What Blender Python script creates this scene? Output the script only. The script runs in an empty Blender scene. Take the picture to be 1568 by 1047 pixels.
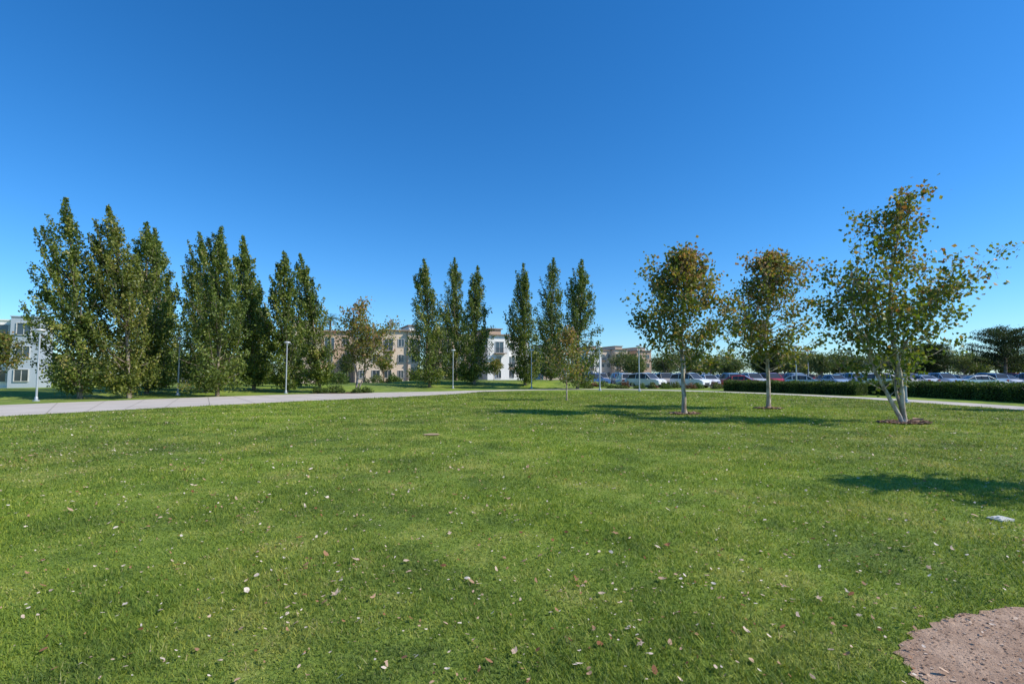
import bpy, math, numpy as np
from mathutils import Vector, Matrix
R = np.random.default_rng(7)
scene = bpy.context.scene
COL = scene.collection

# ------------------------------------------------------------------ helpers
class MB:
    def __init__(s): s.v=[]; s.f=[]; s.m=[]; s.t=[]; s.n=0; s.sm=[]
    def add(s, v, f, mat=0, tint=0.5, smooth=False):
        v=np.asarray(v,float).reshape(-1,3); f=np.asarray(f,int)
        if len(f)==0: return
        s.v.append(v); s.f.append(f+s.n); s.n+=len(v)
        k=len(f); s.m.append(np.full(k,mat)); s.sm.append(np.full(k,smooth))
        s.t.append(np.broadcast_to(np.asarray(tint,float),(k,)).copy())
    def box(s, lo, hi, mat=0, tint=0.5):
        x0,y0,z0=lo; x1,y1,z1=hi
        v=[(x0,y0,z0),(x1,y0,z0),(x1,y1,z0),(x0,y1,z0),(x0,y0,z1),(x1,y0,z1),(x1,y1,z1),(x0,y1,z1)]
        s.add(v,[(0,3,2,1),(4,5,6,7),(0,1,5,4),(1,2,6,5),(2,3,7,6),(3,0,4,7)],mat,tint)
    def tube(s, pts, rad, sides=8, mat=0, tint=0.5, cap=True):
        pts=np.asarray(pts,float); n=len(pts); rad=np.broadcast_to(np.asarray(rad,float),(n,))
        d=np.gradient(pts,axis=0); d/= (np.linalg.norm(d,axis=1,keepdims=True)+1e-9)
        up=np.array([0,0,1.]) if abs(d[0,2])<0.9 else np.array([1.,0,0])
        a=np.cross(d,up); a/=(np.linalg.norm(a,axis=1,keepdims=True)+1e-9); b=np.cross(d,a)
        th=np.linspace(0,2*np.pi,sides,endpoint=False)
        v=pts[:,None,:]+rad[:,None,None]*(np.cos(th)[None,:,None]*a[:,None,:]+np.sin(th)[None,:,None]*b[:,None,:])
        i=np.arange(n-1)[:,None]*sides; j=np.arange(sides)[None,:]; j2=(j+1)%sides
        f=np.stack([i+j,i+j2,i+sides+j2,i+sides+j],-1).reshape(-1,4)
        s.add(v.reshape(-1,3),f,mat,tint,True)
        if cap:
            c=(n-1)*sides; vv=v[-1]; vv=np.vstack([vv,pts[-1]])
            s.add(vv,[(k,(k+1)%sides,sides) for k in range(sides)],mat,tint)
    def leaves(s, P, size, tint, mat=1, up=0.0, aspect=0.75):
        n=len(P)
        if n==0: return
        size=np.broadcast_to(np.asarray(size,float),(n,))[:,None]
        d=R.normal(size=(n,3)); d[:,2]+=up; d/=np.linalg.norm(d,axis=1,keepdims=True)
        e=R.normal(size=(n,3)); e=np.cross(d,e); e/=(np.linalg.norm(e,axis=1,keepdims=True)+1e-9)
        nn=np.cross(d,e)
        v=np.stack([P-d*size*.5, P+e*size*.5*aspect-d*size*.05+nn*size*.08, P+d*size*.5, P-e*size*.5*aspect-d*size*.05+nn*size*.08],1)
        f=np.arange(n*4).reshape(n,4)
        s.add(v.reshape(-1,3),f,mat,tint)
    def build(s, name, mats, parent=None, loc=None, link=True):
        me=bpy.data.meshes.new(name)
        V=np.vstack(s.v); me.vertices.add(len(V)); me.vertices.foreach_set('co',V.astype(np.float32).ravel())
        loops=np.concatenate([f.ravel() for f in s.f]); sizes=np.concatenate([np.full(len(f),f.shape[1]) for f in s.f])
        me.loops.add(len(loops)); me.loops.foreach_set('vertex_index',loops.astype(np.int32))
        me.polygons.add(len(sizes)); starts=np.concatenate([[0],np.cumsum(sizes)[:-1]])
        me.polygons.foreach_set('loop_start',starts.astype(np.int32))
        me.polygons.foreach_set('loop_total',sizes.astype(np.int32))
        me.polygons.foreach_set('material_index',np.concatenate(s.m).astype(np.int32))
        me.polygons.foreach_set('use_smooth',np.concatenate(s.sm).astype(bool))
        at=me.attributes.new('tint','FLOAT','FACE'); at.data.foreach_set('value',np.concatenate(s.t).astype(np.float32))
        me.update(calc_edges=True); me.validate()
        for m in mats: me.materials.append(m)
        if not link: return me
        return obj(name,me,parent,loc)

def obj(name, me, parent=None, loc=None, rz=0):
    o=bpy.data.objects.new(name,me); COL.objects.link(o)
    if parent: o.parent=parent
    if loc is not None: o.location=loc
    o.rotation_euler=(0,0,rz)
    return o

def S(t):
    t=np.clip(t,0,1); return t*t*(3-2*t)

def gz(x,y):
    """terrain height"""
    x=np.asarray(x,float); y=np.asarray(y,float)
    b1=0.75*S((y-56)/9)*(1-S((y-74)/12))*(1-S((x-9)/7))*S((x+22)/10)
    s=(x+30)*-.777+(y-18)*.63
    b2=0.40*S((s-7)/8)*(1-S((s-26)/14))*(1-S((x+10)/8))*(1-S((y-70)/20))
    return np.maximum(b1,b2)

# ------------------------------------------------------------------ materials
def newmat(name):
    m=bpy.data.materials.new(name); m.use_nodes=True; nt=m.node_tree; nt.nodes.clear()
    out=nt.nodes.new('ShaderNodeOutputMaterial'); return m,nt,out
def N(nt,t,**k):
    n=nt.nodes.new(t)
    for a,b in k.items(): setattr(n,a,b)
    return n
def ramp(nt,fac,stops):
    r=N(nt,'ShaderNodeValToRGB'); e=r.color_ramp.elements
    while len(e)<len(stops): e.new(0.5)
    for i,(p,c) in enumerate(stops): e[i].position=p; e[i].color=(c[0],c[1],c[2],1)
    nt.links.new(fac,r.inputs[0]); return r.outputs[0]
def noise(nt,scale,detail=4,rough=.55,vec=None):
    n=N(nt,'ShaderNodeTexNoise'); n.inputs['Scale'].default_value=scale; n.inputs['Detail'].default_value=detail; n.inputs['Roughness'].default_value=rough
    if vec is None:
        vec=N(nt,'ShaderNodeNewGeometry').outputs['Position']
    nt.links.new(vec,n.inputs['Vector']); return n.outputs['Fac']
def mix(nt,f,a,b,mode='MIX'):
    n=N(nt,'ShaderNodeMix',data_type='RGBA',blend_type=mode)
    for s,v in ((n.inputs[0],f),(n.inputs[6],a),(n.inputs[7],b)):
        if isinstance(v,(int,float)): s.default_value=v
        elif isinstance(v,tuple): s.default_value=(v[0],v[1],v[2],1)
        else: nt.links.new(v,s)
    return n.outputs[2]
def princ(nt,out,col,rough=.7,spec=.3,metal=0,bump=None,bs=.3,bd=.02):
    p=N(nt,'ShaderNodeBsdfPrincipled'); p.inputs['Roughness'].default_value=rough
    p.inputs['Specular IOR Level'].default_value=spec; p.inputs['Metallic'].default_value=metal
    if isinstance(col,tuple): p.inputs['Base Color'].default_value=(*col,1)
    else: nt.links.new(col,p.inputs['Base Color'])
    if bump is not None:
        b=N(nt,'ShaderNodeBump'); b.inputs['Strength'].default_value=bs; b.inputs['Distance'].default_value=bd
        nt.links.new(bump,b.inputs['Height']); nt.links.new(b.outputs[0],p.inputs['Normal'])
    if out: nt.links.new(p.outputs[0],out.inputs[0])
    return p
def simple(name,c,rough=.6,spec=.4,metal=0,var=.15,scale=3):
    m,nt,out=newmat(name)
    f=noise(nt,scale)
    c2=tuple(x*(1-var) for x in c); c1=tuple(min(1,x*(1+var)) for x in c)
    princ(nt,out,ramp(nt,f,[(.3,c2),(.7,c1)]),rough,spec,metal); return m
def foliage(name,stops,trans=.35,rough=.55,spec=.35):
    m,nt,out=newmat(name)
    a=N(nt,'ShaderNodeAttribute',attribute_name='tint')
    c=ramp(nt,a.outputs['Fac'],stops)
    p=princ(nt,None,c,rough,spec)
    t=N(nt,'ShaderNodeBsdfTranslucent'); c2=mix(nt,.5,c,(1.0,1.0,.25),'MULTIPLY')
    sc=mix(nt,1.0,c2,(1.5,1.6,1.0),'MULTIPLY'); nt.links.new(sc,t.inputs[0])
    ms=N(nt,'ShaderNodeMixShader'); ms.inputs[0].default_value=trans
    nt.links.new(p.outputs[0],ms.inputs[1]); nt.links.new(t.outputs[0],ms.inputs[2]); nt.links.new(ms.outputs[0],out.inputs[0])
    return m

def grass_color(nt, tintcol=None):
    big=noise(nt,.13,3,.55); mid=noise(nt,.75,6,.72); worn=noise(nt,.45,5,.7)
    c1=ramp(nt,big,[(.35,(.150,.200,.042)),(.50,(.205,.285,.038)),(.64,(.265,.375,.028))])
    c2=ramp(nt,mid,[(.35,(.075,.125,.030)),(.5,(.200,.275,.040)),(.65,(.400,.400,.105))])
    c=mix(nt,.60,c1,c2)
    w=ramp(nt,worn,[(.60,(0,0,0)),(.74,(.55,.55,.55))])
    return mix(nt,w,c,(.37,.31,.16))

m_ground,nt,out=newmat('lawn_ground')
gc=grass_color(nt)
fine=noise(nt,26,5,.75)
gc2=mix(nt,.8,gc,ramp(nt,fine,[(.3,(.40,.46,.5)),(.5,(.95,.95,.95)),(.7,(1.4,1.28,1.3))]),'MULTIPLY')
g=N(nt,'ShaderNodeNewGeometry'); sx=N(nt,'ShaderNodeSeparateXYZ'); nt.links.new(g.outputs['Position'],sx.inputs[0])
mr=N(nt,'ShaderNodeMapRange'); mr.inputs[1].default_value=72; mr.inputs[2].default_value=95; nt.links.new(sx.outputs[1],mr.inputs[0])
dry=ramp(nt,noise(nt,.08,3),[(.4,(.06,.09,.03)),(.6,(.2,.17,.11))])
gc3=mix(nt,mr.outputs[0],gc2,dry)
princ(nt,out,gc3,.85,.15,bump=noise(nt,30,4,.7),bs=.6,bd=.03)

m_blade,nt,out=newmat('grass_blade')
gcb=grass_color(nt); a=N(nt,'ShaderNodeAttribute',attribute_name='tint')
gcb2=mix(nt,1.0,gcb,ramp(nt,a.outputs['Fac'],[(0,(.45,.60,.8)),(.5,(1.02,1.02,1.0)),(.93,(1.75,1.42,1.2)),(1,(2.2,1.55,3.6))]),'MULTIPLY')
p=princ(nt,None,gcb2,.55,.2); t=N(nt,'ShaderNodeBsdfTranslucent'); nt.links.new(mix(nt,1.,gcb2,(1.35,1.3,.8),'MULTIPLY'),t.inputs[0])
ms=N(nt,'ShaderNodeMixShader'); ms.inputs[0].default_value=.34
nt.links.new(p.outputs[0],ms.inputs[1]); nt.links.new(t.outputs[0],ms.inputs[2]); nt.links.new(ms.outputs[0],out.inputs[0])

def speckle(name,a,b,scale,rough=.85,scale2=1.2,bd=.01,bs=.5):
    m,nt,out=newmat(name)
    f=noise(nt,scale,6,.75); f2=noise(nt,scale2,3)
    c=mix(nt,.6,ramp(nt,f,[(.3,a),(.7,b)]),ramp(nt,f2,[(.3,a),(.7,b)]))
    princ(nt,out,c,rough,.2,bump=f,bs=bs,bd=bd); return m
m_conc=speckle('path_concrete',(.46,.40,.34),(.62,.55,.47),18,.85,.5,.004)
m_asph=speckle('asphalt',(.04,.04,.045),(.07,.07,.07),20)
m_dirt=speckle('bare_dirt',(.30,.18,.115),(.66,.46,.32),26,.95,4.5,.04,.8)
m_mulch=speckle('bark_mulch',(.06,.028,.016),(.20,.10,.06),25,.95,2,.03)
m_chip=foliage('wood_chip',[(0,(.15,.08,.05)),(.5,(.42,.28,.19)),(1,(.66,.51,.39))],.0,.9,.1)
m_dead=foliage('dead_leaf',[(0,(.13,.05,.025)),(.25,(.30,.13,.06)),(.5,(.46,.27,.16)),(.75,(.62,.45,.33)),(1,(.80,.68,.57))],.15,.7,.15)
m_white=simple('paint_line',(.75,.75,.72)); m_curb=speckle('curb_concrete',(.35,.33,.30),(.5,.48,.44),10)
def bark(name,a,b,c,scale=6):
    m,nt,out=newmat(name); tc=N(nt,'ShaderNodeNewGeometry').outputs['Position']
    mp=N(nt,'ShaderNodeMapping'); mp.inputs['Scale'].default_value=(1,1,.45); nt.links.new(tc,mp.inputs[0])
    f=noise(nt,scale,5,.6,mp.outputs[0]); princ(nt,out,ramp(nt,f,[(.32,a),(.5,b),(.62,c)]),.8,.2,bump=f,bs=.5,bd=.02); return m
m_syc=bark('sycamore_bark',(.15,.105,.07),(.36,.29,.22),(.56,.49,.40),7)
m_popbark=bark('poplar_bark',(.10,.075,.05),(.22,.17,.12),(.34,.29,.22),5)
m_palmbark=bark('palm_bark',(.12,.09,.06),(.2,.16,.11),(.28,.23,.17),5)
m_pop=foliage('poplar_leaf',[(0,(.050,.080,.014)),(.35,(.120,.168,.026)),(.7,(.215,.250,.042)),(.9,(.33,.31,.075)),(1,(.45,.36,.13))],.27,.45,.4)
m_pop2=foliage('poplar_leaf_yellowing',[(0,(.06,.085,.014)),(.35,(.140,.172,.026)),(.7,(.245,.245,.045)),(.9,(.37,.31,.085)),(1,(.46,.33,.14))],.27,.45,.4)
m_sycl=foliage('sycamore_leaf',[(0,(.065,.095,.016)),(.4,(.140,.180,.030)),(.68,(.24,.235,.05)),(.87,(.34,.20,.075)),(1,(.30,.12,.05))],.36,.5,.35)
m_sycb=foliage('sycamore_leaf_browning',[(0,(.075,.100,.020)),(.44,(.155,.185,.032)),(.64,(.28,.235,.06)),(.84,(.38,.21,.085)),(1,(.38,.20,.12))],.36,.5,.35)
m_hedge=foliage('hedge_leaf',[(0,(.035,.062,.012)),(.5,(.085,.135,.022)),(1,(.18,.23,.05))],.28,.5,.3)
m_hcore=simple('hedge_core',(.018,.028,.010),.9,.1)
m_far=foliage('distant_leaf',[(0,(.055,.080,.025)),(.5,(.105,.14,.04)),(.85,(.19,.20,.07)),(1,(.26,.22,.10))],.25,.6,.2)
m_pine=foliage('pine_needles',[(0,(.020,.038,.012)),(.6,(.055,.080,.022)),(1,(.11,.125,.04))],.2,.6,.2)
m_red=foliage('red_shrub_leaf',[(0,(.06,.05,.02)),(.5,(.18,.09,.05)),(1,(.32,.14,.09))],.25,.5,.3)
m_pole=simple('painted_pole',(.46,.48,.50),.4,.5,.3,.06)
m_head=simple('lamp_head',(.58,.60,.62),.35,.5,.2,.05)
m_lens=simple('lamp_lens',(.75,.75,.72),.3,.5,0,.03)
m_glassw=simple('window_glass',(.045,.06,.075),.08,.9,0,.3,.5)
m_frame=simple('window_frame',(.6,.58,.54),.5)
m_wwhite=simple('stucco_white',(.82,.79,.73),.9,.1,0,.04,.4)
m_wbeige=simple('stucco_beige',(.68,.54,.41),.9,.1,0,.06,.4)
m_wtan=simple('stucco_tan',(.52,.37,.26),.9,.1,0,.06,.4)
m_wgrey=simple('stucco_grey',(.42,.47,.52),.9,.1,0,.05,.4)
m_roof=simple('roof_trim',(.32,.23,.17),.8,.2)
m_rail=simple('metal_railing',(.10,.10,.11),.4,.5,.5)

# ------------------------------------------------------------------ terrain
def axis(pts):
    out=[]
    for a,b,st in pts: out+=list(np.arange(a,b,st))
    return np.array(out+[pts[-1][1]])
xs=axis([(-2500,-300,200),(-300,-80,20),(-80,80,1.0),(80,300,20),(300,2500,200)])
ys=axis([(-600,-30,60),(-30,0,3),(0,110,1.0),(110,300,15),(300,3000,180)])
X,Y=np.meshgrid(xs,ys); Z=gz(X,Y)
mb=MB(); nx=len(xs); ny=len(ys)
i=np.arange(ny-1)[:,None]*nx; j=np.arange(nx-1)[None,:]
f=np.stack([i+j,i+j+1,i+nx+j+1,i+nx+j],-1).reshape(-1,4)
mb.add(np.stack([X,Y,Z],-1).reshape(-1,3),f,0,.5,True)
mb.build('lawn_ground',[m_ground])

def spline(pts,n=12):
    pts=np.array(pts,float); P=np.vstack([2*pts[0]-pts[1],pts,2*pts[-1]-pts[-2]]); out=[]
    for k in range(1,len(P)-2):
        for t in np.linspace(0,1,n,endpoint=False):
            p0,p1,p2,p3=P[k-1:k+3]
            out.append(.5*((2*p1)+(-p0+p2)*t+(2*p0-5*p1+4*p2-p3)*t*t+(-p0+3*p1-3*p2+p3)*t**3))
    out.append(pts[-1]); return np.array(out)
fr=[(-24,4),(-22.3,13),(-19.3,19.3),(-16.4,24.3),(-11.4,31.6),(-7.6,36.2),(-4.6,41),(-2.2,46.5),(3,51),(11,52.5),(18,45),(22.3,34),(22.6,22),(21,8),(18,-4)]
bk=[(-33,4),(-31,15),(-26.3,26.3),(-22,34),(-18,39.5),(-12.5,43.8),(-6.8,47),(-3.2,50.2),(3,53.2),(12,54.6),(19.6,46.5),(24.4,35),(25,23),(23.5,8),(20,-5)]
F=spline(fr); B=spline(bk)
mb=MB(); n=len(F)
v=np.vstack([np.c_[F,np.full(n,.012)],np.c_[B,np.full(n,.012)]])
mb.add(v,[(k,k+1,n+k+1,n+k) for k in range(n-1)])
mb.build('footpath',[m_conc])
mb=MB()
for k in range(3,n-3,3):
    a=F[k]; b=B[k]; d=(F[k+1]-F[k]); d/=np.linalg.norm(d); w=.012
    mb.add([(*(a-d*w),.016),(*(b-d*w),.016),(*(b+d*w),.016),(*(a+d*w),.016)],[(0,3,2,1)])
mb.build('footpath_joints',[simple('joint',(.16,.14,.12))])

def inpoly(px,py,poly):
    c=np.zeros(len(px),bool); m=len(poly)
    for k in range(m):
        x1,y1=poly[k]; x2,y2=poly[(k+1)%m]
        cond=((y1>py)!=(y2>py))
        with np.errstate(divide='ignore',invalid='ignore'):
            xi=(x2-x1)*(py-y1)/(y2-y1+1e-12)+x1
        c^=cond&(px<xi)
    return c
lawnpoly=np.vstack([F[::4],[(18,-6),(-24,-6)]])

def blob(cx,cy,rx,ry,jit,n=64,seed=0):
    r=np.random.default_rng(seed); th=np.linspace(0,2*np.pi,n,endpoint=False)
    k=sum(r.normal()*jit/(q)*np.cos(q*th+r.uniform(0,6)) for q in range(2,12))
    rr=1+k+r.normal(size=n)*jit*.25
    return np.c_[cx+rx*rr*np.cos(th),cy+ry*rr*np.sin(th)]
def sheet(name,poly,z,mat):
    c=poly.mean(0); m=len(poly); mb=MB()
    zz=gz(poly[:,0],poly[:,1])+z
    v=np.vstack([np.c_[poly,zz],[(c[0],c[1],float(gz(c[0],c[1]))+z)]])
    mb.add(v,[(k,(k+1)%m,m) for k in range(m)]); return mb.build(name,[mat])
dirt=blob(3.62,2.62,1.44,.97,.06,120,3)
sheet('dirt_patch',dirt,.006,m_dirt)
rings=[(12.85,16.9,.85,.55),(6.9,20.6,.62,.5),(11.8,23.7,.62,.5),(12.7,6.0,.8,.8)]
ringp=[]
for q,(a,b,c,d) in enumerate(rings):
    rp=blob(a,b,c,d,.04,48,q+10); ringp.append(rp); sheet('mulch_ring',rp,.03,m_mulch)
def chips(name,poly,nn,size,zoff,mat,tl=0,th=1):
    lo=poly.min(0); hi=poly.max(0); P=R.uniform(lo-.04,hi+.04,size=(nn,2)); P=P[inpoly(P[:,0],P[:,1],poly*1.0)]
    k=len(P); z=gz(P[:,0],P[:,1])+zoff; s=size*R.lognormal(0,.45,k); th_=R.uniform(0,6.28,k); asp=R.uniform(.25,.9,k); tilt=R.normal(0,.25,(k,2))
    c,sn=np.cos(th_),np.sin(th_); base=np.array([(-1,-.6),(.8,-1),(1,.7),(-.7,1)])
    V=[]
    for bx,by in base:
        lx=bx*s*.5*R.uniform(.7,1.2,k); ly=by*s*.5*asp
        V.append(np.c_[P[:,0]+c*lx-sn*ly,P[:,1]+sn*lx+c*ly,z+np.abs(tilt[:,0]*lx+tilt[:,1]*ly)+.001])
    V=np.stack(V,1); top=V.copy(); top[:,:,2]+=s[:,None]*.18
    VV=np.concatenate([V,top],1).reshape(-1,3); o=(np.arange(k)*8)[:,None,None]
    q=np.array([(4,5,6,7),(0,1,5,4),(1,2,6,5),(2,3,7,6),(3,0,4,7)])[None]
    mb=MB(); mb.add(VV,(o+q).reshape(-1,4),0,np.repeat(R.uniform(tl,th,k),5)); mb.build(name,[mat])
chips('dirt_patch_crumbs',dirt,9000,.0075,.006,m_chip,.1,.9)
for rp in ringp: chips('mulch_ring_chips',rp,700,.06,.03,m_chip,0,.45)

# ------------------------------------------------------------------ grass blades
NB=1000000
dd=np.linspace(2.0,46,4000)
pdf=(3/dd)**1.75*(2.4*dd+2); cdf=np.cumsum(pdf); cdf/=cdf[-1]
D=np.interp(R.random(NB),cdf,dd); XX=R.uniform(-1,1,NB)*(1.18*D+1.0)
ok=inpoly(XX,D,lawnpoly)&~inpoly(XX,D,dirt)
for rp in ringp: ok&=~inpoly(XX,D,rp)
D=D[ok];XX=XX[ok];k=len(D)
pat=np.sin(XX*1.9+1.3*np.sin(D*1.1))+np.sin(D*2.3+1.7*np.sin(XX*.9))+.8*np.sin(XX*5.1+D*4.3)+.7*np.sin(XX*11.3-D*9.1+2*np.sin(XX*3))
hgt=(.020+.0007*D)*(1+.18*pat)*R.lognormal(0,.34,k); wd=(.0014+.00055*D)*R.uniform(.6,1.4,k)
az=R.uniform(0,6.283,k); ln=R.uniform(.2,1.6,k)*hgt; ax2=az+R.uniform(.9,2.2,k)
root=np.c_[XX,D,gz(XX,D)+0.0]
side=np.c_[np.cos(ax2),np.sin(ax2),np.zeros(k)]*wd[:,None]
tip=root+np.c_[np.cos(az)*ln,np.sin(az)*ln,hgt]
V=np.stack([root-side,root+side,tip],1).reshape(-1,3)
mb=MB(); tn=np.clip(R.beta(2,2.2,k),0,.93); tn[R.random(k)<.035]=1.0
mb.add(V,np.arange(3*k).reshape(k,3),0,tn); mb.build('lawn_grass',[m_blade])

# ------------------------------------------------------------------ fallen leaves
def fallen(nn):
    d=np.linspace(2.1,40,2000); pdf=(1/d)**1.0*(2.3*d+2); c=np.cumsum(pdf); c/=c[-1]
    D=np.interp(R.random(nn),c,d); X=R.uniform(-1,1,nn)*(1.15*D+1)
    cl=[(-9.5,10.5,1.8,.7,320),(-1.2,4.2,.35,.25,60),(-5.5,9.0,2.5,1.5,200),(12,17,3,2,260),(6.5,20,3,2,240),(8,12,4,2,300),(-13,17,4,2,260),(.8,3.6,.8,.5,90),(-3,6,1.5,1,160),(2.4,4.6,1.2,.6,120)]
    xs_=[X];ds_=[D]
    for a,b,sa,sb,m in cl: xs_.append(R.normal(a,sa,m)); ds_.append(R.normal(b,sb,m))
    X=np.concatenate(xs_);D=np.concatenate(ds_)
    ok=inpoly(X,D,lawnpoly); X=X[ok];D=D[ok];k=len(X)
    sz=.0112*R.lognormal(0,.45,k)+.0008*D; big=R.random(k)<.016; sz[big]=R.uniform(.022,.048,big.sum())
    prof=np.array([1,.45,.9,.4,.75,.3,.75,.4,.9,.45]); m=10
    th=np.linspace(0,2*np.pi,m,endpoint=False)
    pr=np.where(big[:,None],prof[None],np.array([1,.75,.6,.55,.6,.8,.6,.55,.6,.75])[None])*R.uniform(.75,1.25,(k,m))
    rot=R.uniform(0,6.28,k)[:,None]; asp=R.uniform(.55,1,k)[:,None]
    lx=pr*np.cos(th)*sz[:,None]; ly=pr*np.sin(th)*sz[:,None]*asp
    x=X[:,None]+np.cos(rot)*lx-np.sin(rot)*ly; y=D[:,None]+np.sin(rot)*lx+np.cos(rot)*ly
    tl=np.clip(R.normal(0,.28,(k,2)),-.6,.6); curl=R.uniform(-.5,1.1,k)[:,None]
    rr=(lx**2+ly**2)/sz[:,None]
    z=gz(X,D)[:,None]+.018+ .4*sz[:,None]+tl[:,:1]*lx+tl[:,1:]*ly+curl*rr*.5
    c=np.c_[X,D,gz(X,D)+.018+.4*sz]
    V=np.concatenate([np.stack([x,y,z],-1),c[:,None,:]],1).reshape(-1,3)
    o=(np.arange(k)*(m+1))[:,None,None]; tri=np.array([(q,(q+1)%m,m) for q in range(m)])[None]
    t=R.beta(1.5,1.0,k); t[big]=R.uniform(.05,.75,big.sum())
    mb=MB(); mb.add(V,(o+tri).reshape(-1,3),0,np.repeat(t,m)); mb.build('fallen_leaves',[m_dead])
fallen(16000)

# ------------------------------------------------------------------ poplars
def poplar(x,y,h,w,tdx,seed,nl=12000,ls=.17,mat=None,nb=130):
    """upright tree: trunk, steep leaders ending in pointed plumes, and filling side branches"""
    global R; keep=R; R=np.random.default_rng(seed)
    mb=MB(); z0=float(gz(x,y))-.05; h=h*1.02
    tt=np.linspace(0,1,14); wob=np.cumsum(R.normal(0,.07,(14,2)),0)
    tr=np.c_[tdx*tt**1.4+wob[:,0]*tt,wob[:,1]*tt,tt*h*.97]
    mb.tube(tr,np.interp(tt,[0,.05,.5,1],[.17,.13,.075,.015])*h/13,8,0)
    tw=R.uniform(.85,1.2)
    prof=lambda t: np.interp(t,[0,.05,.14,.3,.45,.62,.78,.9,1.0,1.2],[.55,.80,.95,1.,.98,.84,.58*tw,.36*tw,.12,.02])
    L=[];T=[];Sz=[]
    lob=R.uniform(.75,1.13,9); nlead=32
    for b in range(nb+nlead):
        lead=b>=nb
        if lead:
            t0=R.uniform(.10,.66); t1=min(t0+R.uniform(.18,.34),R.uniform(.86,1.0)); rad=w*.5*prof(t1)*R.uniform(.5,1.15)
        else:
            low=b<14
            t0=R.uniform(.03,.12) if low else R.uniform(.03,.88)
            t1=min(t0+R.uniform(.04,.13)*(.3 if low else 1),.97); rad=w*.5*prof(t1)*R.uniform(.5,1.05)
        az=R.uniform(0,2*np.pi); rad*=lob[int(az/(2*np.pi)*9)%9]
        p0=np.array([np.interp(t0,tt,tr[:,0]),np.interp(t0,tt,tr[:,1]),t0*h*.97])
        cx=np.interp(min(t1,1),tt,tr[:,0]); cy=np.interp(min(t1,1),tt,tr[:,1])
        sway=-.15-.30*lead*(.4+t1)
        p3=np.array([cx+np.cos(az)*rad+sway,cy+np.sin(az)*rad,t1*h*.97])
        p1=p0+(p3-p0)*np.array([.5,.5,.22]); p2=p0+(p3-p0)*np.array([.95,.95,.60])-np.array([sway*.6,0,0])
        u=np.linspace(0,1,7)[:,None]
        bz=(1-u)**3*p0+3*(1-u)**2*u*p1+3*(1-u)*u*u*p2+u**3*p3
        if lead or b%2==0: mb.tube(bz,np.linspace(.05 if lead else .03,.005,7)*h/13,4,0,cap=False)
        m=int(nl/(nb+nlead*2.2)*(2.2 if lead else 1)*R.uniform(.7,1.3)*(1.15-.5*t1)); uu=R.beta(1.5,1.0,m)[:,None]
        q=(1-uu)**3*p0+3*(1-uu)**2*uu*p1+3*(1-uu)*uu*uu*p2+uu**3*p3
        sp=((.32-.23*uu) if lead else (.27-.14*uu))*h/13*(.6+w/12)*(1.15-.55*t1)
        q=q+R.normal(size=(m,3))*sp*np.array([1,1,1.2])
        L.append(q); bt=R.normal(0,.18)
        T.append(np.clip(R.beta(2,2.6,m)*.85+bt,0,1)); Sz.append(ls*R.uniform(.6,1.3,m))
    m=int(nl*.03); uu=R.uniform(.78,1.0,m); q=np.c_[np.interp(uu,tt,tr[:,0]),np.interp(uu,tt,tr[:,1]),uu*h*.985]
    q+=R.normal(size=(m,3))*((1.06-uu)*1.1)[:,None]*np.array([1,1,.6]); L.append(q); T.append(R.beta(2,2.6,m)*.85); Sz.append(ls*R.uniform(.6,1.2,m))
    L=np.vstack(L);T=np.concatenate(T);Sz=np.concatenate(Sz)
    ok=L[:,2]>.30; mb.leaves(L[ok],Sz[ok],T[ok],1,up=.5)
    mb.build('poplar_tree',[m_popbark,mat or m_pop],loc=(x,y,z0)); R=keep
PP=[(-27.7,33,13.0,4.7,-1.5,0),(-25.3,34,12.9,4.5,-1.9,1),(-27.0,38,12.9,4.1,-.9,0),(-30.4,45,14.2,4.1,-1.6,0),
    (-21.2,37,12.4,4.7,-.5,0),(-24.4,41,13.1,4.0,-1.1,0),(-22.6,45,13.7,3.7,-1.6,0),(-27.5,56,11.5,4.0,-.8,0),(-19.3,44,12.2,3.6,-.8,0),
    (-18.7,50,13.1,4.0,-1.9,0),(-9.3,58,14.7,5.6,-.4,0),(-7.2,66,16.0,4.3,-.3,0),(-4.5,61,14.2,4.9,.1,0),
    (1.55,60,14.3,4.2,-.3,0),(5.0,66,16.0,4.3,-.1,0),(7.0,55,14.0,5.1,.9,0)]
for q,(a,b,h,w,t,k) in enumerate(PP):
    near=b<42
    poplar(a,b,h,w,t,200+q,20000 if near else 16500,.165 if near else .195,m_pop2 if k else m_pop)

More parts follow.
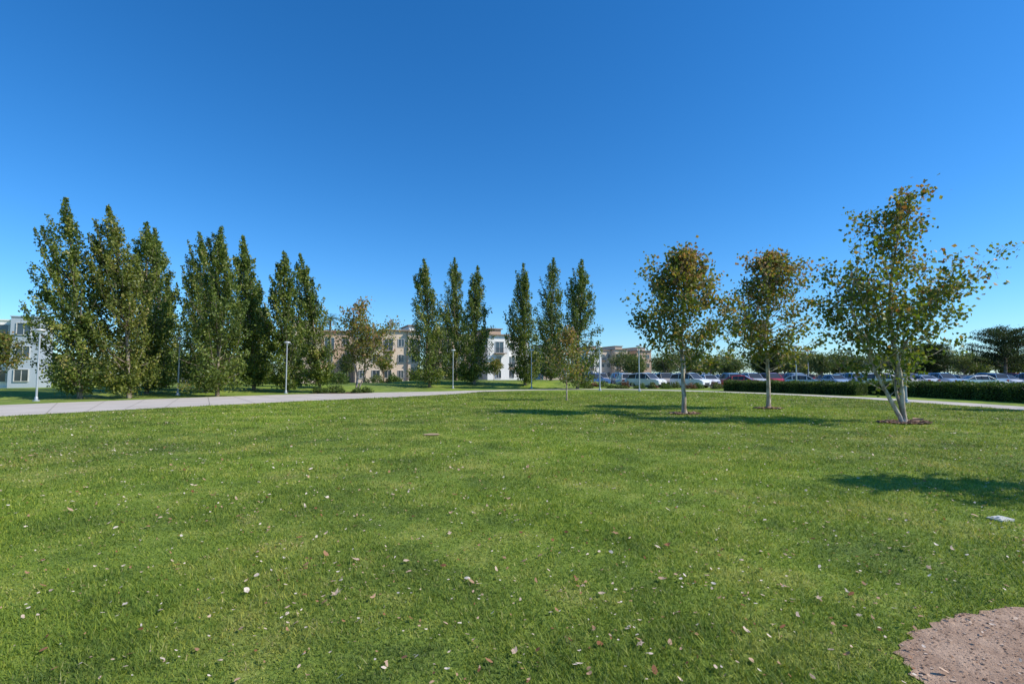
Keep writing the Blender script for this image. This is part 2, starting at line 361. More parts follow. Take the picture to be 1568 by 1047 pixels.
# ------------------------------------------------------------------ sycamores
def sycamore(name,x,y,stems,env,seed,nlimb,ncl,nleaf,ls,mat,base=.40,bias=(0,0),spread=.17,zmin=1.0,zg=.055):
    global R; keep=R; R=np.random.default_rng(seed); mb=MB(); z0=float(gz(x,y))-.03
    L=[];T=[]
    for (pl,rad,tmin) in stems:
        P=spline([p for p in pl],6); n=len(P); P[1:,:2]+=np.cumsum(R.normal(0,.018,(n-1,2)),0)*.6
        rr=rad*np.linspace(1,.12,n)**.9; rr[0]*=1.45
        mb.tube(P,rr,10,0)
        seg=np.linspace(0,1,n)
        for k in range(nlimb):
            t=tmin+(1-tmin)*(k+R.random())/nlimb; p0=np.array([np.interp(t,seg,P[:,c]) for c in range(3)])
            az=k*2.399+R.uniform(-.5,.5); el=math.radians(R.uniform(5,45)+20*t)
            ln=env(p0[2]+.5)*R.uniform(.6,1.18)
            d=np.array([math.cos(az)*math.cos(el)+bias[0]*.3,math.sin(az)*math.cos(el),math.sin(el)])
            u=np.linspace(0,1,6)
            lp=p0+d*ln*u[:,None]+np.c_[np.zeros(6),np.zeros(6),.22*ln*u**2-.05*ln*u]+np.cumsum(R.normal(0,.03*ln,(6,3)),0)*u[:,None]
            r0=rad*.28*(1-t*.5); mb.tube(lp,np.linspace(r0,.004,6),5,0,cap=False)
            for c in range(ncl):
                s=R.uniform(.25,1.0); q0=np.array([np.interp(s,u,lp[:,i]) for i in range(3)])
                dd_=R.normal(size=3)*.8+d*.6+np.array([0,0,.35]); dd_/=np.linalg.norm(dd_)
                tl=R.uniform(.15,.6)*(.5+.3*ln)
                q1=q0+dd_*tl*.5+R.normal(size=3)*.03; q2=q0+dd_*tl+np.array([0,0,.04])
                mb.tube([q0,q1,q2],[.007,.005,.003],3,0,cap=False)
                m=R.poisson(nleaf); s2=R.uniform(.2,1.1,m)[:,None]
                pts=q0+(q2-q0)*s2+R.normal(size=(m,3))*spread*np.array([1,1,.8])
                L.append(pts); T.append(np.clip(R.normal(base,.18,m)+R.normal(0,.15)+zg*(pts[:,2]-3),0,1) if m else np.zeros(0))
    L=np.vstack(L);T=np.concatenate(T); ok=L[:,2]>zmin; L=L[ok];T=T[ok]
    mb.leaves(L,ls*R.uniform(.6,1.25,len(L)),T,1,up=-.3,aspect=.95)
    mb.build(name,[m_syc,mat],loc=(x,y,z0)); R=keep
def E(zs,rs): return lambda z: float(np.interp(z,zs,rs))
stA=[([(0,0,0),(-.08,0,1.2),(-.22,0,2.6),(-.25,.05,4.3),(.05,0,6.0),(.35,0,7.2)],.085,.32),
     ([(-.06,0,.02),(-.35,.05,.75),(-.72,.1,1.6),(-1.0,.1,2.5),(-1.35,0,3.4),(-1.55,-.1,4.4)],.075,.22),
     ([(.06,.05,.02),(.0,.25,1.3),(.35,.3,2.5),(.95,.2,3.4),(1.5,0,4.1)],.06,.34)]
sycamore('sycamore_tree',12.85,16.9,stA,E([1,2.2,3.5,4.6,5.6,6.6,7.8],[1.9,2.15,1.9,1.75,1.55,1.05,.4]),24,22,14,8.5,.130,m_sycl,base=.40,zmin=.9)
sycamore('sycamore_tree',6.9,20.6,[([(0,0,0),(-.04,0,1.5),(-.1,0,3),(.05,0,4.6),(.12,0,6.2)],.095,.27)],E([1.8,2.6,3.8,5,6,6.8],[2.0,2.25,2.15,1.7,1.05,.4]),35,48,17,10.5,.135,m_sycb,base=.40,zmin=1.6,spread=.16)
sycamore('sycamore_tree',11.8,23.7,[([(0,0,0),(.05,0,1.6),(-.05,0,3.2),(.2,0,5),(.45,0,6.8)],.10,.25)],E([1.8,2.8,4,5.4,6.4,7.3],[2.1,2.3,2.25,1.8,1.15,.45]),39,48,17,10,.14,m_sycb,base=.42,zmin=1.6,spread=.16)
sycamore('sycamore_sapling',3.3,31,[([(0,0,0),(.03,0,1.2),(-.05,0,2.4),(.05,0,4.0)],.05,.28)],E([1,2,3,4.4],[1.4,1.5,1.2,.3]),41,28,10,7,.14,m_sycb,base=.56,zmin=1.2)
sycamore('sycamore_tree',-13.5,44.5,[([(0,0,0),(.1,0,1.5),(-.3,0,3.2),(-.1,0,5.2),(.3,0,7.4)],.11,.28),([(.1,0,.1),(.7,0,1.6),(1.2,0,3.2),(1.5,0,4.6)],.07,.4)],E([1.5,2.6,4,5.5,7,8],[2.2,2.6,2.6,2.0,1.2,.5]),43,30,12,7,.19,m_sycb,spread=.26,zmin=1.5)
sycamore('sycamore_tree',-38.0,38,[([(0,0,0),(.1,0,1.2),(0,0,2.4),(.1,0,3.9)],.07,.3)],E([1,2,3,4.2],[1.5,1.7,1.4,.4]),47,28,9,8,.18,m_sycb,spread=.2,zmin=1.0)
sycamore('sycamore_tree',12.7,6.0,[([(0,0,0),(.05,0,1.5),(-.05,0,3.2),(0,0,5),(0,0,6.6)],.10,.28)],E([1.8,2.8,4,5.4,6.9],[1.3,1.8,1.8,1.3,.3]),53,32,11,8,.15,m_sycl,zmin=1.7)
sycamore('sycamore_tree',27.3,21.5,[([(0,0,0),(.05,0,1.5),(-.05,0,3.2),(0,0,5),(0,0,6.8)],.10,.28)],E([1.8,2.8,4,5.4,6.9],[1.3,1.7,1.7,1.3,.3]),59,30,10,8,.15,m_sycl,zmin=1.7)

# ------------------------------------------------------------------ hedges & shrubs
def hedge(name,pts,h,w,seed,dens=420,ls=.09,mat=m_hedge):
    global R; keep=R; R=np.random.default_rng(seed)
    P=spline(pts,10); mb=MB(); n=len(P); d=np.gradient(P,axis=0); d/=np.linalg.norm(d,axis=1,keepdims=True); nn=np.c_[-d[:,1],d[:,0]]
    cs=[(-.5,0),(-.52,.5),(-.47,.88),(-.3,1.),(.3,1.),(.47,.88),(.52,.5),(.5,0)]
    V=[]
    for k in range(n):
        for a,b in cs:
            o=R.normal(0,.02)
            V.append((*(P[k]+nn[k]*(a*(w-.12)+o)),b*(h-.08)+o))
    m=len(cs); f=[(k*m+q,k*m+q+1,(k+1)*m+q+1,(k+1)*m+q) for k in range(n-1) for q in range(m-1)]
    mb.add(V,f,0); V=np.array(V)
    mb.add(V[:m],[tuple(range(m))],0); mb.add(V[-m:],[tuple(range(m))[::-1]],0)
    L=np.linalg.norm(np.diff(P,axis=0),axis=1).sum(); K=int(L*(2*h+w)*dens)
    s=R.uniform(0,n-1,K); per=R.uniform(0,1,K)*(2*h+w)
    side=np.where(per<h,-w/2,np.where(per<h+w,per-h-w/2,w/2)); z=np.where(per<h,per,np.where(per<h+w,h,per-h-w))
    bulge=.05*np.sin(s*1.7+seed)+.04*np.sin(s*4.1)+R.normal(0,.05,K)
    side=side*(1+bulge/w*1.2); z=z+np.where(z>h*.8,bulge,0)
    corner=(np.abs(side)>w*.4)&(z>h*.9); z=z-corner*.06
    cx=np.interp(s,np.arange(n),P[:,0])+np.interp(s,np.arange(n),nn[:,0])*side; cy=np.interp(s,np.arange(n),P[:,1])+np.interp(s,np.arange(n),nn[:,1])*side
    t=np.clip(R.beta(2,2.4,K)+.15*np.sin(s*2.3),0,1)
    mb.leaves(np.c_[cx,cy,np.maximum(z,.03)],ls*R.uniform(.7,1.3,K),t,1,up=.4)
    for e in (0,-1):
        k=int(h*w*dens); a=R.uniform(-.5,.5,k)*w; zz=R.uniform(0,h,k)
        q=P[e]+nn[e]*a[:,None]; mb.leaves(np.c_[q,zz],ls,R.beta(2,2.4,k),1)
    mb.build(name,[m_hcore,mat]); R=keep
hedge('hedge',[(20.6,49),(23.6,44),(26.0,38.2)],.92,1.3,1)
hedge('hedge',[(28.6,40.5),(29.2,34),(29.2,27.5),(28.4,18),(27,10)],.98,1.5,2)

def shrub(name,x,y,r,h,seed,mat,nl=500,ls=.12):
    global R; keep=R; R=np.random.default_rng(seed); mb=MB()
    for k in range(7):
        a=R.uniform(0,6.28); e=R.uniform(.3,.8)
        mb.tube([(0,0,0),(math.cos(a)*r*.3,math.sin(a)*r*.3,h*.4),(math.cos(a)*r*e,math.sin(a)*r*e,h*.8)],[.02,.014,.006],4,0,cap=False)
    d=R.normal(size=(nl,3)); d/=np.linalg.norm(d,axis=1,keepdims=True); d[:,2]=np.abs(d[:,2])
    rad=R.uniform(.55,1.08,nl)[:,None]*(1+.18*np.sin(d[:,:1]*5+seed)+.15*np.sin(d[:,1:2]*7))
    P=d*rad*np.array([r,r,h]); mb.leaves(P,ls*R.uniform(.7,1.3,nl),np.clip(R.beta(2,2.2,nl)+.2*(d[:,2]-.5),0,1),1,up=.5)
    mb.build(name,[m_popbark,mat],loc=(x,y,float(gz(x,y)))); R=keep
rs=np.random.default_rng(5)
for q in range(34):
    x=8+q*.8+rs.uniform(-.3,.3); y=56.8+rs.uniform(-1,2.2)-.22*max(0,x-14)
    shrub('low_shrub',x,y,rs.uniform(.4,.75),rs.uniform(.35,.75),300+q,[m_hedge,m_far,m_red,m_hedge][q%4])
sheet('planting_bed',blob(-14.6,43.4,2.6,1.5,.05,48,30),.02,m_mulch)
for q,(x,y,r,h) in enumerate([(-16.2,43.2,.6,.55),(-15.2,43.9,.7,.7),(-14.4,42.9,.5,.4),(-13.0,43.2,.5,.45),(-15.5,42.5,.45,.4),(-12.4,43.8,.5,.5)]):
    shrub('low_shrub',x,y,r,h,400+q,m_hedge)
for q in range(30):
    x=-58+q*1.75+rs.uniform(-.6,.6); y=66+rs.uniform(-4,6)+ (0 if x<-20 else 8)
    shrub('garden_shrub',x,y,rs.uniform(.8,1.5),rs.uniform(.8,1.6),450+q,[m_hedge,m_far,m_hedge][q%3],700,.2)

# ------------------------------------------------------------------ background trees
def crown_pts(n,w,h,zc,seed,r):
    nb=r.integers(9,15); c=r.normal(size=(nb,3)); c/=np.linalg.norm(c,axis=1,keepdims=True)
    c=c*np.array([w*.30,w*.30,h*.30])*r.uniform(.4,1.1,(nb,1))+np.array([0,0,zc]); rad=r.uniform(.16,.30,nb)
    i=r.integers(0,nb,n); d=r.normal(size=(n,3)); d/=np.linalg.norm(d,axis=1,keepdims=True)
    return c[i]+d*rad[i][:,None]*np.array([w,w,h*.85])*r.uniform(.55,1.08,(n,1)), i, d
def broad(mb,x,y,h,w,seed,n,ls,tm=0,lm=1,trunk=.3):
    r=np.random.default_rng(seed); z0=float(gz(x,y))
    mb.tube([(x,y,z0),(x+.1,y,z0+h*.3),(x,y,z0+h*.65)],[.03*h*.6,.02*h*.6,.008*h],7,tm)
    for k in range(6):
        a=r.uniform(0,6.28); mb.tube([(x,y,z0+h*(.28+.04*k)),(x+math.cos(a)*w*.2,y+math.sin(a)*w*.2,z0+h*.6),(x+math.cos(a)*w*.33,y+math.sin(a)*w*.33,z0+h*.78)],[.012*h,.007*h,.003*h],4,tm,cap=False)
    ch=h*(1-trunk); P,i,d=crown_pts(n,w,ch,trunk*h+ch*.5,seed,r)
    ok=P[:,2]>trunk*h*.75; P=P[ok]; d=d[ok]
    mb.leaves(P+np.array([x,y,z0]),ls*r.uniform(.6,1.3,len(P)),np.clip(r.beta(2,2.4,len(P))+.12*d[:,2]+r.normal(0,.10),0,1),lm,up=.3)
lots=[(17,72,4.6,4),(24,80,5.2,5),(31,74,4.3,4),(37,88,6,5.5),(44,73,4.8,4.2),(50,90,6,5.5),(57,76,4.9,4.5),(33,100,7,6),(66,92,5.5,5.5),(22,104,7,6),(78,96,6.2,6),(88,100,6,6),(40,98,6.2,5.5),(60,100,6.5,6),(28,92,5.5,5)]
for q,(x,y,h,w) in enumerate(lots):
    mb=MB(); broad(mb,x,y,h,w,500+q,2400,.22); mb.build('parking_lot_tree',[m_popbark,m_far])
for q,(x,y,h,w) in enumerate([(-47,62,5,4.5),(-40,70,5.5,5),(-33,66,4.2,4),(-20,80,4.4,4.2),(-27,84,5,4.4),(-3,84,4.4,4)]):
    mb=MB(); broad(mb,x,y,h,w,540+q,2200,.22); mb.build('garden_tree',[m_popbark,[m_far,m_sycb][q%2]])
mb=MB(); r=np.random.default_rng(9)
for q in range(250):
    y=r.uniform(130,260); x=r.uniform(-.95,1.35)*y
    if q>110: y=r.uniform(122,170); x=r.uniform(.22,1.35)*y
    if q>215: y=r.uniform(92,115); x=r.uniform(-.95,-.50)*y
    h=r.uniform(5.5,9.8)*(y/170)**.5*1.05
    broad(mb,x,y,h,h*r.uniform(.8,1.25),600+q,600,.52,trunk=.12)
mb.build('distant_trees',[m_popbark,m_far])
def pine(x,y,h,w,seed):
    """flat-topped umbrella pine"""
    r=np.random.default_rng(seed); mb=MB(); mb.tube([(0,0,0),(.2,0,h*.35),(0,0,h*.85)],[.28,.2,.06],8,0)
    for k in range(34):
        t=.34+.60*(k/33)**.8; a=k*2.4+r.uniform(-.4,.4); ln=w*.5*np.interp(t,[.34,.55,.80,.94],[.80,1,.92,.62])*r.uniform(.75,1.1)
        e=np.array([math.cos(a)*ln,math.sin(a)*ln,min(h*t+ln*.10,h*.95)]); o=np.array([0,0,h*(t-.10)])
        mb.tube([o,(o+e)/2,e],[.07,.05,.02],4,0,cap=False)
        m=520; u=r.uniform(.25,1.05,m)[:,None]; P=o+(e-o)*u+r.normal(size=(m,3))*np.array([.5,.5,.18])*(.5+.06*w)
        mb.leaves(P,.28*r.uniform(.6,1.3,m),np.clip(r.beta(2,2.5,m)+r.normal(0,.10),0,1),1,up=.8,aspect=.4)
    mb.build('pine_tree',[m_popbark,m_pine],loc=(x,y,0))
pine(86.5,90,10.2,9.5,1); pine(75,92,7.2,6.5,2); pine(100,94,9.6,9,3); pine(90,112,8,7,4); pine(52,104,6.5,6,5)
def palm(x,y,h,seed,fr_=1.9):
    r=np.random.default_rng(seed); mb=MB(); z0=float(gz(x,y)); mb.tube([(0,0,0),(.1,0,h*.5),(.05,0,h)],[.22,.16,.14],8,0)
    for k in range(30):
        a=k*2.4; el=r.uniform(-.5,1.2); u=np.linspace(0,1,8)
        px=fr_*u*math.cos(el); pz=fr_*(u*math.sin(el)-.55*u**2)
        P=np.c_[np.cos(a)*px+.05,np.sin(a)*px,h+pz]; mb.tube(P,np.linspace(.03,.008,8),3,1,.3,cap=False)
        sd=np.array([-math.sin(a),math.cos(a),0])
        for j in range(1,8):
            for sgn in (-1,1):
                b=P[j]; tip=b+sd*sgn*.42+np.array([math.cos(a)*.2,math.sin(a)*.2,-.14]); mb.add([b-(P[j]-P[j-1])*.35,b,tip],[(0,1,2)],1,r.uniform(.1,.9))
    mb.build('palm_tree',[m_palmbark,m_far],loc=(x,y,z0))
palm(-25.0,70,8.8,1); palm(-23.6,82,8.3,2)

# ------------------------------------------------------------------ lamps
def lamp(x,y,h=4.25,rz=0):
    mb=MB(); mb.tube([(0,0,0),(0,0,.06)],[.17,.17],16,0); mb.tube([(0,0,.06),(0,0,.22),(0,0,.26)],[.085,.085,.06],12,0)
    mb.tube([(0,0,.2),(0,0,h-.25)],[.058,.045],12,0)
    mb.tube([(0,0,h-.27),(0,0,h-.1)],[.06,.05],12,0)
    mb.tube([(0,0,h-.12),(0,0,h-.02),(.0,0,h+.02)],[.03,.03,.03],10,1)
    mb.tube([(0,0,h-.10),(0,0,h-.085),(0,0,h-.05),(0,0,h+.0),(0,0,h+.04),(0,0,h+.06)],[.12,.26,.28,.25,.15,.03],20,1)
    mb.tube([(0,0,h-.24),(0,0,h-.11)],[.08,.13],12,2)
    mb.build('street_lamp',[m_pole,m_head,m_lens],loc=(x,y,float(gz(x,y))))
for x,y in [(-28.2,30.5),(-24.7,38),(-18.7,42.5),(-6.5,56.5),(2.15,56.5),(8.5,49.7),(26.6,48),(11.9,48),(21.6,28.2)]:
    lamp(x,y)
def lotlight(x,y,h=7):
    mb=MB(); mb.tube([(0,0,0),(0,0,.7)],[.25,.25],12,1); mb.tube([(0,0,.7),(0,0,h)],[.08,.05],10,0); mb.box((-.9,-.05,h-.1),(.9,.05,h),0)
    for s in (-1,1): mb.box((s*.9-.3,-.2,h-.14),(s*.9+.3,.2,h+.02),1)
    mb.build('parking_lot_light',[m_pole,m_curb],loc=(x,y,0))
for x,y in [(29,86),(52,90)]: lotlight(x,y,5.6)

def cover(name,x,y,w,d,rz,mat):
    mb=MB(); mb.box((-w/2,-d/2,0),(w/2,d/2,.035),0); mb.box((-w/2+.03,-d/2+.03,.035),(w/2-.03,d/2-.03,.043),1); mb.box((-.04,-.015,.043),(.04,.015,.052),1)
    o=mb.build(name,[mat,mat],loc=(x,y,-.015)); o.rotation_euler=(0,0,rz)
cover('valve_box_cover',5.38,5.75,.20,.15,.3,simple('pale_plastic',(.62,.60,.55)))
sheet('bare_patch',blob(-2.1,13.55,.22,.2,.08,40,77),.03,simple('dry_turf',(.42,.31,.18),.9,.1,0,.3,20))

# ------------------------------------------------------------------ parking lot
mb=MB(); mb.add([(12,62,.010),(150,62,.010),(150,112,.010),(12,112,.010)],[(0,1,2,3)]); mb.build('parking_lot',[m_asph])
mb=MB(); mb.box((12,61.7,0),(150,61.85,.14)); mb.box((11.7,61.7,0),(11.85,112,.14)); mb.build('parking_lot_kerb',[m_curb])
mb=MB()
for row in (64.0,80.0,98.0):
    for k in range(46):
        x=13+k*2.75; mb.add([(x,row,.016),(x+.1,row,.016),(x+.1,row+5,.016),(x,row+5,.016)],[(0,1,2,3)])
mb.build('parking_lines',[m_white])

m_cglass=simple('car_glass',(.05,.055,.06),.12,.5,0,.1); m_tyre=simple('tyre_rubber',(.02,.02,.02),.8,.2); m_rim=simple('wheel_rim',(.45,.45,.47),.3,.5,.8,.05)
m_hl=simple('headlight',(.75,.75,.78),.1,.8,0,.02); m_tl=simple('taillight',(.35,.02,.02),.2,.6,0,.05); m_trim=simple('car_trim',(.03,.03,.03),.5,.4)
def paint(name,c,metal=.3):
    m,nt,out=newmat(name); p=princ(nt,out,c,.35,.5,metal); p.inputs['Coat Weight'].default_value=.8; p.inputs['Coat Roughness'].default_value=.05; return m
paints=[paint('paint_white',(.82,.81,.80),0),paint('paint_silver',(.60,.60,.60),.15),paint('paint_blue',(.05,.14,.36),0),paint('paint_black',(.02,.02,.022),0),
        paint('paint_red',(.50,.03,.03),0),paint('paint_grey',(.26,.26,.27),.1),paint('paint_lightblue',(.32,.42,.55),.1),paint('paint_tan',(.48,.41,.32),0)]
SED=[(-2.28,.62,.64,.72,.60),(-2.22,.88,.90,.80,.66),(-1.75,.97,1.00,.87,.70),(-1.05,.96,1.38,.90,.62),(-.4,.94,1.45,.90,.64),(.25,.92,1.43,.90,.63),(1.0,.92,.95,.89,.72),(1.75,.84,.87,.86,.66),(2.2,.68,.70,.78,.58),(2.3,.48,.50,.70,.52)]
SUV=[(-2.32,.70,.72,.78,.66),(-2.28,1.02,1.05,.86,.70),(-2.05,1.05,1.60,.90,.68),(-1.0,1.04,1.72,.93,.70),(-.1,1.02,1.74,.93,.70),(.45,1.02,1.68,.93,.68),(1.15,1.02,1.06,.92,.76),(1.9,.96,1.0,.89,.70),(2.25,.80,.82,.82,.62),(2.33,.52,.54,.74,.56)]
HAT=[(-1.95,.62,.64,.74,.62),(-1.92,.92,.95,.82,.68),(-1.70,.97,1.20,.86,.66),(-1.2,.96,1.46,.87,.63),(-.4,.94,1.52,.87,.64),(.3,.93,1.47,.87,.62),(1.05,.92,.96,.86,.70),(1.6,.82,.85,.83,.64),(1.95,.62,.64,.76,.56),(2.0,.46,.48,.70,.5)]
def carmesh(name,st,pm,wr=.33):
    mb=MB(); r=[]
    for x,b,t,w,rw in st:
        zb=.24 if abs(x)<2.2 else .32
        zr=t-.09 if t-b>.2 else t
        r.append([(x,-w*.94,zb),(x,-w,(zb+b)/2),(x,-w*.97,b),(x,-rw-.03,zr),(x,-rw+.06,t),(x,rw-.06,t),(x,rw+.03,zr),(x,w*.97,b),(x,w,(zb+b)/2),(x,w*.94,zb)])
    r=np.array(r); n=len(r); M=10
    for k in range(n-1):
        for q in range(M):
            q2=(q+1)%M; f=[r[k,q],r[k,q2],r[k+1,q2],r[k+1,q]]
            ha=st[k][2]-st[k][1]; hb=st[k+1][2]-st[k+1][1]; mat=0
            if q in (2,6) and max(ha,hb)>.2: mat=1
            if q in (3,4,5) and abs(ha-hb)>.2: mat=1
            mb.add(f,[(0,1,2,3)],mat)
    for k in (0,n-1): mb.add(r[k],[tuple(range(M))],0)
    for k in range(n):
        if st[k][2]-st[k][1]>.2:
            for s in (-1,1):
                w=st[k][3]*.97; rw=st[k][4]; b,t=st[k][1],st[k][2]; x=st[k][0]
                mb.tube([(x,s*(w+.004),b),(x,s*(rw+.034),t-.09)],[.04,.035],4,0 if k%2 else 5,cap=False)
    for k in range(n-1):
        if abs((st[k][2]-st[k][1])-(st[k+1][2]-st[k+1][1]))>.2:
            for s in (-1,1):
                a=(st[k][0],s*(st[k][4]+(.03 if st[k][2]-st[k][1]>.2 else .08)),st[k][2]-(.05 if st[k][2]-st[k][1]>.2 else 0)); b=(st[k+1][0],s*(st[k+1][4]+(.03 if st[k+1][2]-st[k+1][1]>.2 else .08)),st[k+1][2]-(.05 if st[k+1][2]-st[k+1][1]>.2 else 0))
                mb.tube([a,b],[.04,.04],5,0,cap=False)
    L=st[-1][0]; x0=st[0][0]
    for xw in (x0+.85,L-.85):
        for s in (-1,1):
            th=np.linspace(0,2*np.pi,18,endpoint=False); y0=s*.70; y1=s*.90
            a=np.c_[xw+wr*np.cos(th),np.full(18,y0),wr+wr*np.sin(th)]; b=a.copy(); b[:,1]=y1
            mb.add(np.vstack([a,b]),[(q,(q+1)%18,18+(q+1)%18,18+q) for q in range(18)],2); mb.add(b,[tuple(range(18))],2)
            c=np.c_[xw+wr*.62*np.cos(th),np.full(18,s*.908),wr+wr*.62*np.sin(th)]; mb.add(c,[tuple(range(18))],3)
            ar=np.c_[xw+(wr+.07)*np.cos(th),np.full(18,s*.885),wr+.02+(wr+.07)*np.sin(th)]; mb.add(ar,[tuple(range(18))],5)
    for s in (-1,1):
        mb.box((L-.14,s*.58-.15,.58),(L+.0,s*.58+.15,.72),4); mb.box((x0-.01,s*.60-.14,.70),(x0+.12,s*.60+.14,.90),6)
        mb.box((.72,s*.96-.09,.95),(.86,s*.96+.09,1.07),0)
    mb.box((L-.06,-.40,.40),(L+.015,.40,.60),5); mb.box((L-.02,-.75,.28),(L+.03,.75,.38),5); mb.box((x0-.03,-.75,.30),(x0+.02,.75,.42),5); mb.box((x0-.035,-.26,.55),(x0-.005,.26,.68),4)
    return mb.build(name,[pm,m_cglass,m_tyre,m_rim,m_hl,m_trim,m_tl],link=False)
cm={}
rc=np.random.default_rng(12)
def car(x,y,rz,k=None):
    if k is None: k=(int(rc.choice([0,1,1,2])),int(rc.choice([0,0,0,1,1,2,3,4,4,5,6,7])))
    if k not in cm: cm[k]=carmesh('car_body',[SED,SUV,HAT][k[0]],paints[k[1]])
    obj('parked_car',cm[k],None,(x,y,.016),rz)
for row,y,p in ((0,66.5,.9),(1,82.5,.85),(2,100.5,.85)):
    for k in range(44 if row else 30):
        x=14.4+k*2.75
        if x>y*1.12+6 or rc.random()>p: continue
        if any(abs(x-a)<1.6 and abs(y-b)<4 for a,b,_,_ in lots): continue
        car(x+rc.uniform(-.15,.15),y+rc.uniform(-.3,.3),math.radians(90 if rc.random()<.4 else -90)+rc.uniform(-.06,.06))
for x,y,rz,k in [(11.0,70,.25,(1,2)),(16.4,62.5,-.9,(1,0)),(21.0,60.5,-1.0,(1,0)),(27.0,60,-.6,(0,4)),(34,60,-.4,(2,6)),(43,59.5,-.3,(1,1)),(54,59,-.2,(0,0))]: car(x,y,rz,k)

# ------------------------------------------------------------------ buildings
def turn(root,px,py,deg):
    root.matrix_world=Matrix.Translation((px,py,0))@Matrix.Rotation(math.radians(deg),4,'Z')@Matrix.Translation((-px,-py,0))
def window(mb,x,y,z,w,h,gm=1,fm=2):
    t=.07
    mb.box((x,y-.03,z),(x+w,y+.05,z+h),gm)
    mb.box((x-t,y-.13,z-t),(x+w+t,y+.04,z-.002),fm); mb.box((x-t,y-.13,z+h+.002),(x+w+t,y+.04,z+h+t),fm)
    mb.box((x-t,y-.125,z),(x-.002,y+.04,z+h),fm); mb.box((x+w+.002,y-.125,z),(x+w+t,y+.04,z+h),fm)
    mb.box((x+w*.5-.03,y-.07,z+.002),(x+w*.5+.03,y-.032,z+h-.002),fm)
def apartments(name,x0,x1,y,depth,storeys,sh,seed,mats,modw=(4.5,7.5),deg=18):
    r=np.random.default_rng(seed); root=bpy.data.objects.new(name,None); COL.objects.link(root)
    W=MB(); x=x0; k=0
    while x<x1-2:
        w=min(r.uniform(*modw),x1-x); st=storeys-(1 if r.random()<.2 else 0); H=st*sh+r.uniform(.3,.9); yo=y+[0,1.6,-1.2,.7][k%4]+r.uniform(0,.3)
        mi=3+int(r.integers(0,len(mats))); z0=-.1
        W.box((x+.003,yo,z0),(x+w-.003,y+depth,H),mi)
        W.box((x-.18,yo-.45,H+.003),(x+w+.18,y+depth+.3,H+.22),0)
        if k%2==0:
            W.box((x+w*.2,yo+1.5,H+.223),(x+w*.75,y+depth-1,H+1.3),3+int(r.integers(0,len(mats)))); W.box((x+w*.2-.3,yo+1.2,H+1.303),(x+w*.75+.3,y+depth-.7,H+1.48),0)
        for s in range(st):
            zb=s*sh+.9; nw=max(1,int(w//2.3)); bal=(r.random()<.65 and s>0)
            for q in range(nw):
                ww=1.3 if (q+k)%2 else 1.0; wx=x+(q+.5)*w/nw-ww/2
                if bal and q==0:
                    window(W,wx-.1,yo,s*sh+.15,1.6,2.1)
                    W.box((wx-.5,yo-1.1,s*sh-.1),(wx+1.9,yo-.01,s*sh+.05),0)
                    for g in range(13): W.box((wx-.48+g*.195,yo-1.09,s*sh+.05),(wx-.45+g*.195,yo-1.05,s*sh+1.0),3+len(mats))
                    W.box((wx-.5,yo-1.1,s*sh+1.002),(wx+1.9,yo-1.03,s*sh+1.06),3+len(mats))
                else: window(W,wx,yo,zb,ww,1.35)
        x+=w; k+=1
    allm=[m_roof,m_glassw,m_frame]+mats+[m_rail]
    W.build('walls_windows_roof',allm,parent=root)
    turn(root,(x0+x1)/2,y,deg)
    return root
apartments('apartment_building',-40,-16.5,93,10,3,2.95,13,[m_wbeige,m_wwhite,m_wtan],(3.6,6.0),24)
apartments('apartment_building',-14.5,5.5,100,10,3,2.8,5,[m_wbeige,m_wwhite,m_wtan],(3.6,6.0),24)
apartments('apartment_building',9,16,150,12,3,2.8,6,[m_wbeige,m_wtan])
apartments('apartment_building',27,54,190,14,3,3.3,8,[m_wbeige,m_wwhite,m_wtan])
root=bpy.data.objects.new('white_apartment_block',None); COL.objects.link(root)
W=MB()
W.box((-84,60,-.1),(-57.2,66,7.7),3); W.box((-84.1,59.9,7.703),(-57.1,66.1,7.85),3)
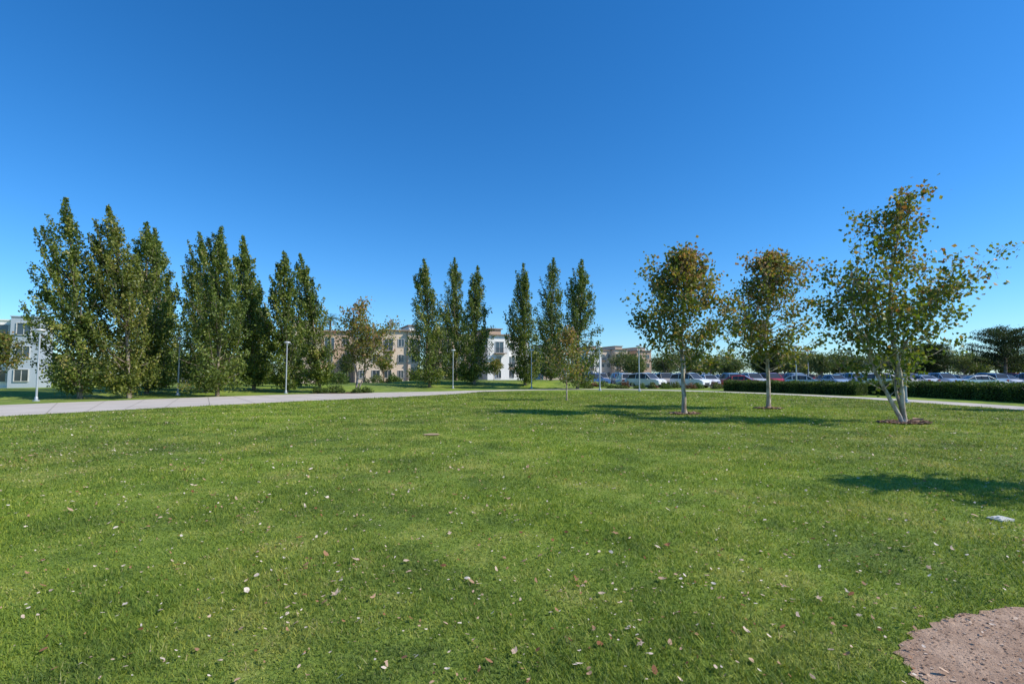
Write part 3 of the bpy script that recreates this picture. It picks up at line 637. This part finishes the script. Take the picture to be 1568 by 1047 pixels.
W.box((-57.19,59.0,-.1),(-54.6,63,8.1),4); W.box((-57.25,58.9,8.103),(-54.5,63.1,8.22),4)
for s in range(3):
    for xx in (-82,-78.2,-74.4,-70.6,-66.8,-63.0,-59.6): window(W,xx,60,s*2.6+.75,1.9,1.25)
    window(W,-56.6,59,s*2.65+.8,1.2,1.3)
W.build('walls_windows_roof',[m_roof,m_glassw,m_frame,m_wwhite,m_wgrey],parent=root)
turn(root,-54.6,59,24)

# ------------------------------------------------------------------ light, sky, camera
el=41.0; azb=12.0
w=bpy.data.worlds.new("World"); scene.world=w; w.use_nodes=True; nt=w.node_tree
bg=nt.nodes['Background']; sky=nt.nodes.new('ShaderNodeTexSky'); sky.sky_type='NISHITA'; sky.sun_disc=False
sky.sun_elevation=math.radians(el); sky.sun_rotation=math.radians(90+azb); sky.altitude=50; sky.air_density=1.0; sky.dust_density=.2; sky.ozone_density=2.7
tint=mix(nt,1.0,sky.outputs[0],(.73,.99,1.27),'MULTIPLY')
hs=nt.nodes.new('ShaderNodeHueSaturation'); hs.inputs['Saturation'].default_value=1.16; hs.inputs['Value'].default_value=1.0
nt.links.new(tint,hs.inputs['Color']); nt.links.new(hs.outputs[0],bg.inputs[0]); bg.inputs[1].default_value=.14
sd=bpy.data.lights.new('sun','SUN'); sd.energy=5.0; sd.angle=math.radians(.53); sd.color=(1,.95,.86)
so=bpy.data.objects.new('sun',sd); COL.objects.link(so)
ce=math.cos(math.radians(el))
dirv=Vector((ce*math.cos(math.radians(azb)),-ce*math.sin(math.radians(azb)),math.sin(math.radians(el))))
so.rotation_euler=dirv.to_track_quat('Z','Y').to_euler(); so.location=(30,0,30)
cd=bpy.data.cameras.new('camera'); cd.lens=18; cd.sensor_width=36; cd.clip_end=6000; cd.clip_start=.05
co=bpy.data.objects.new('camera',cd); COL.objects.link(co); co.location=(0,0,1.6); co.rotation_euler=(math.radians(93.58),0,0)
scene.camera=co
scene.view_settings.view_transform='Standard'; scene.view_settings.look='None'; scene.view_settings.exposure=0
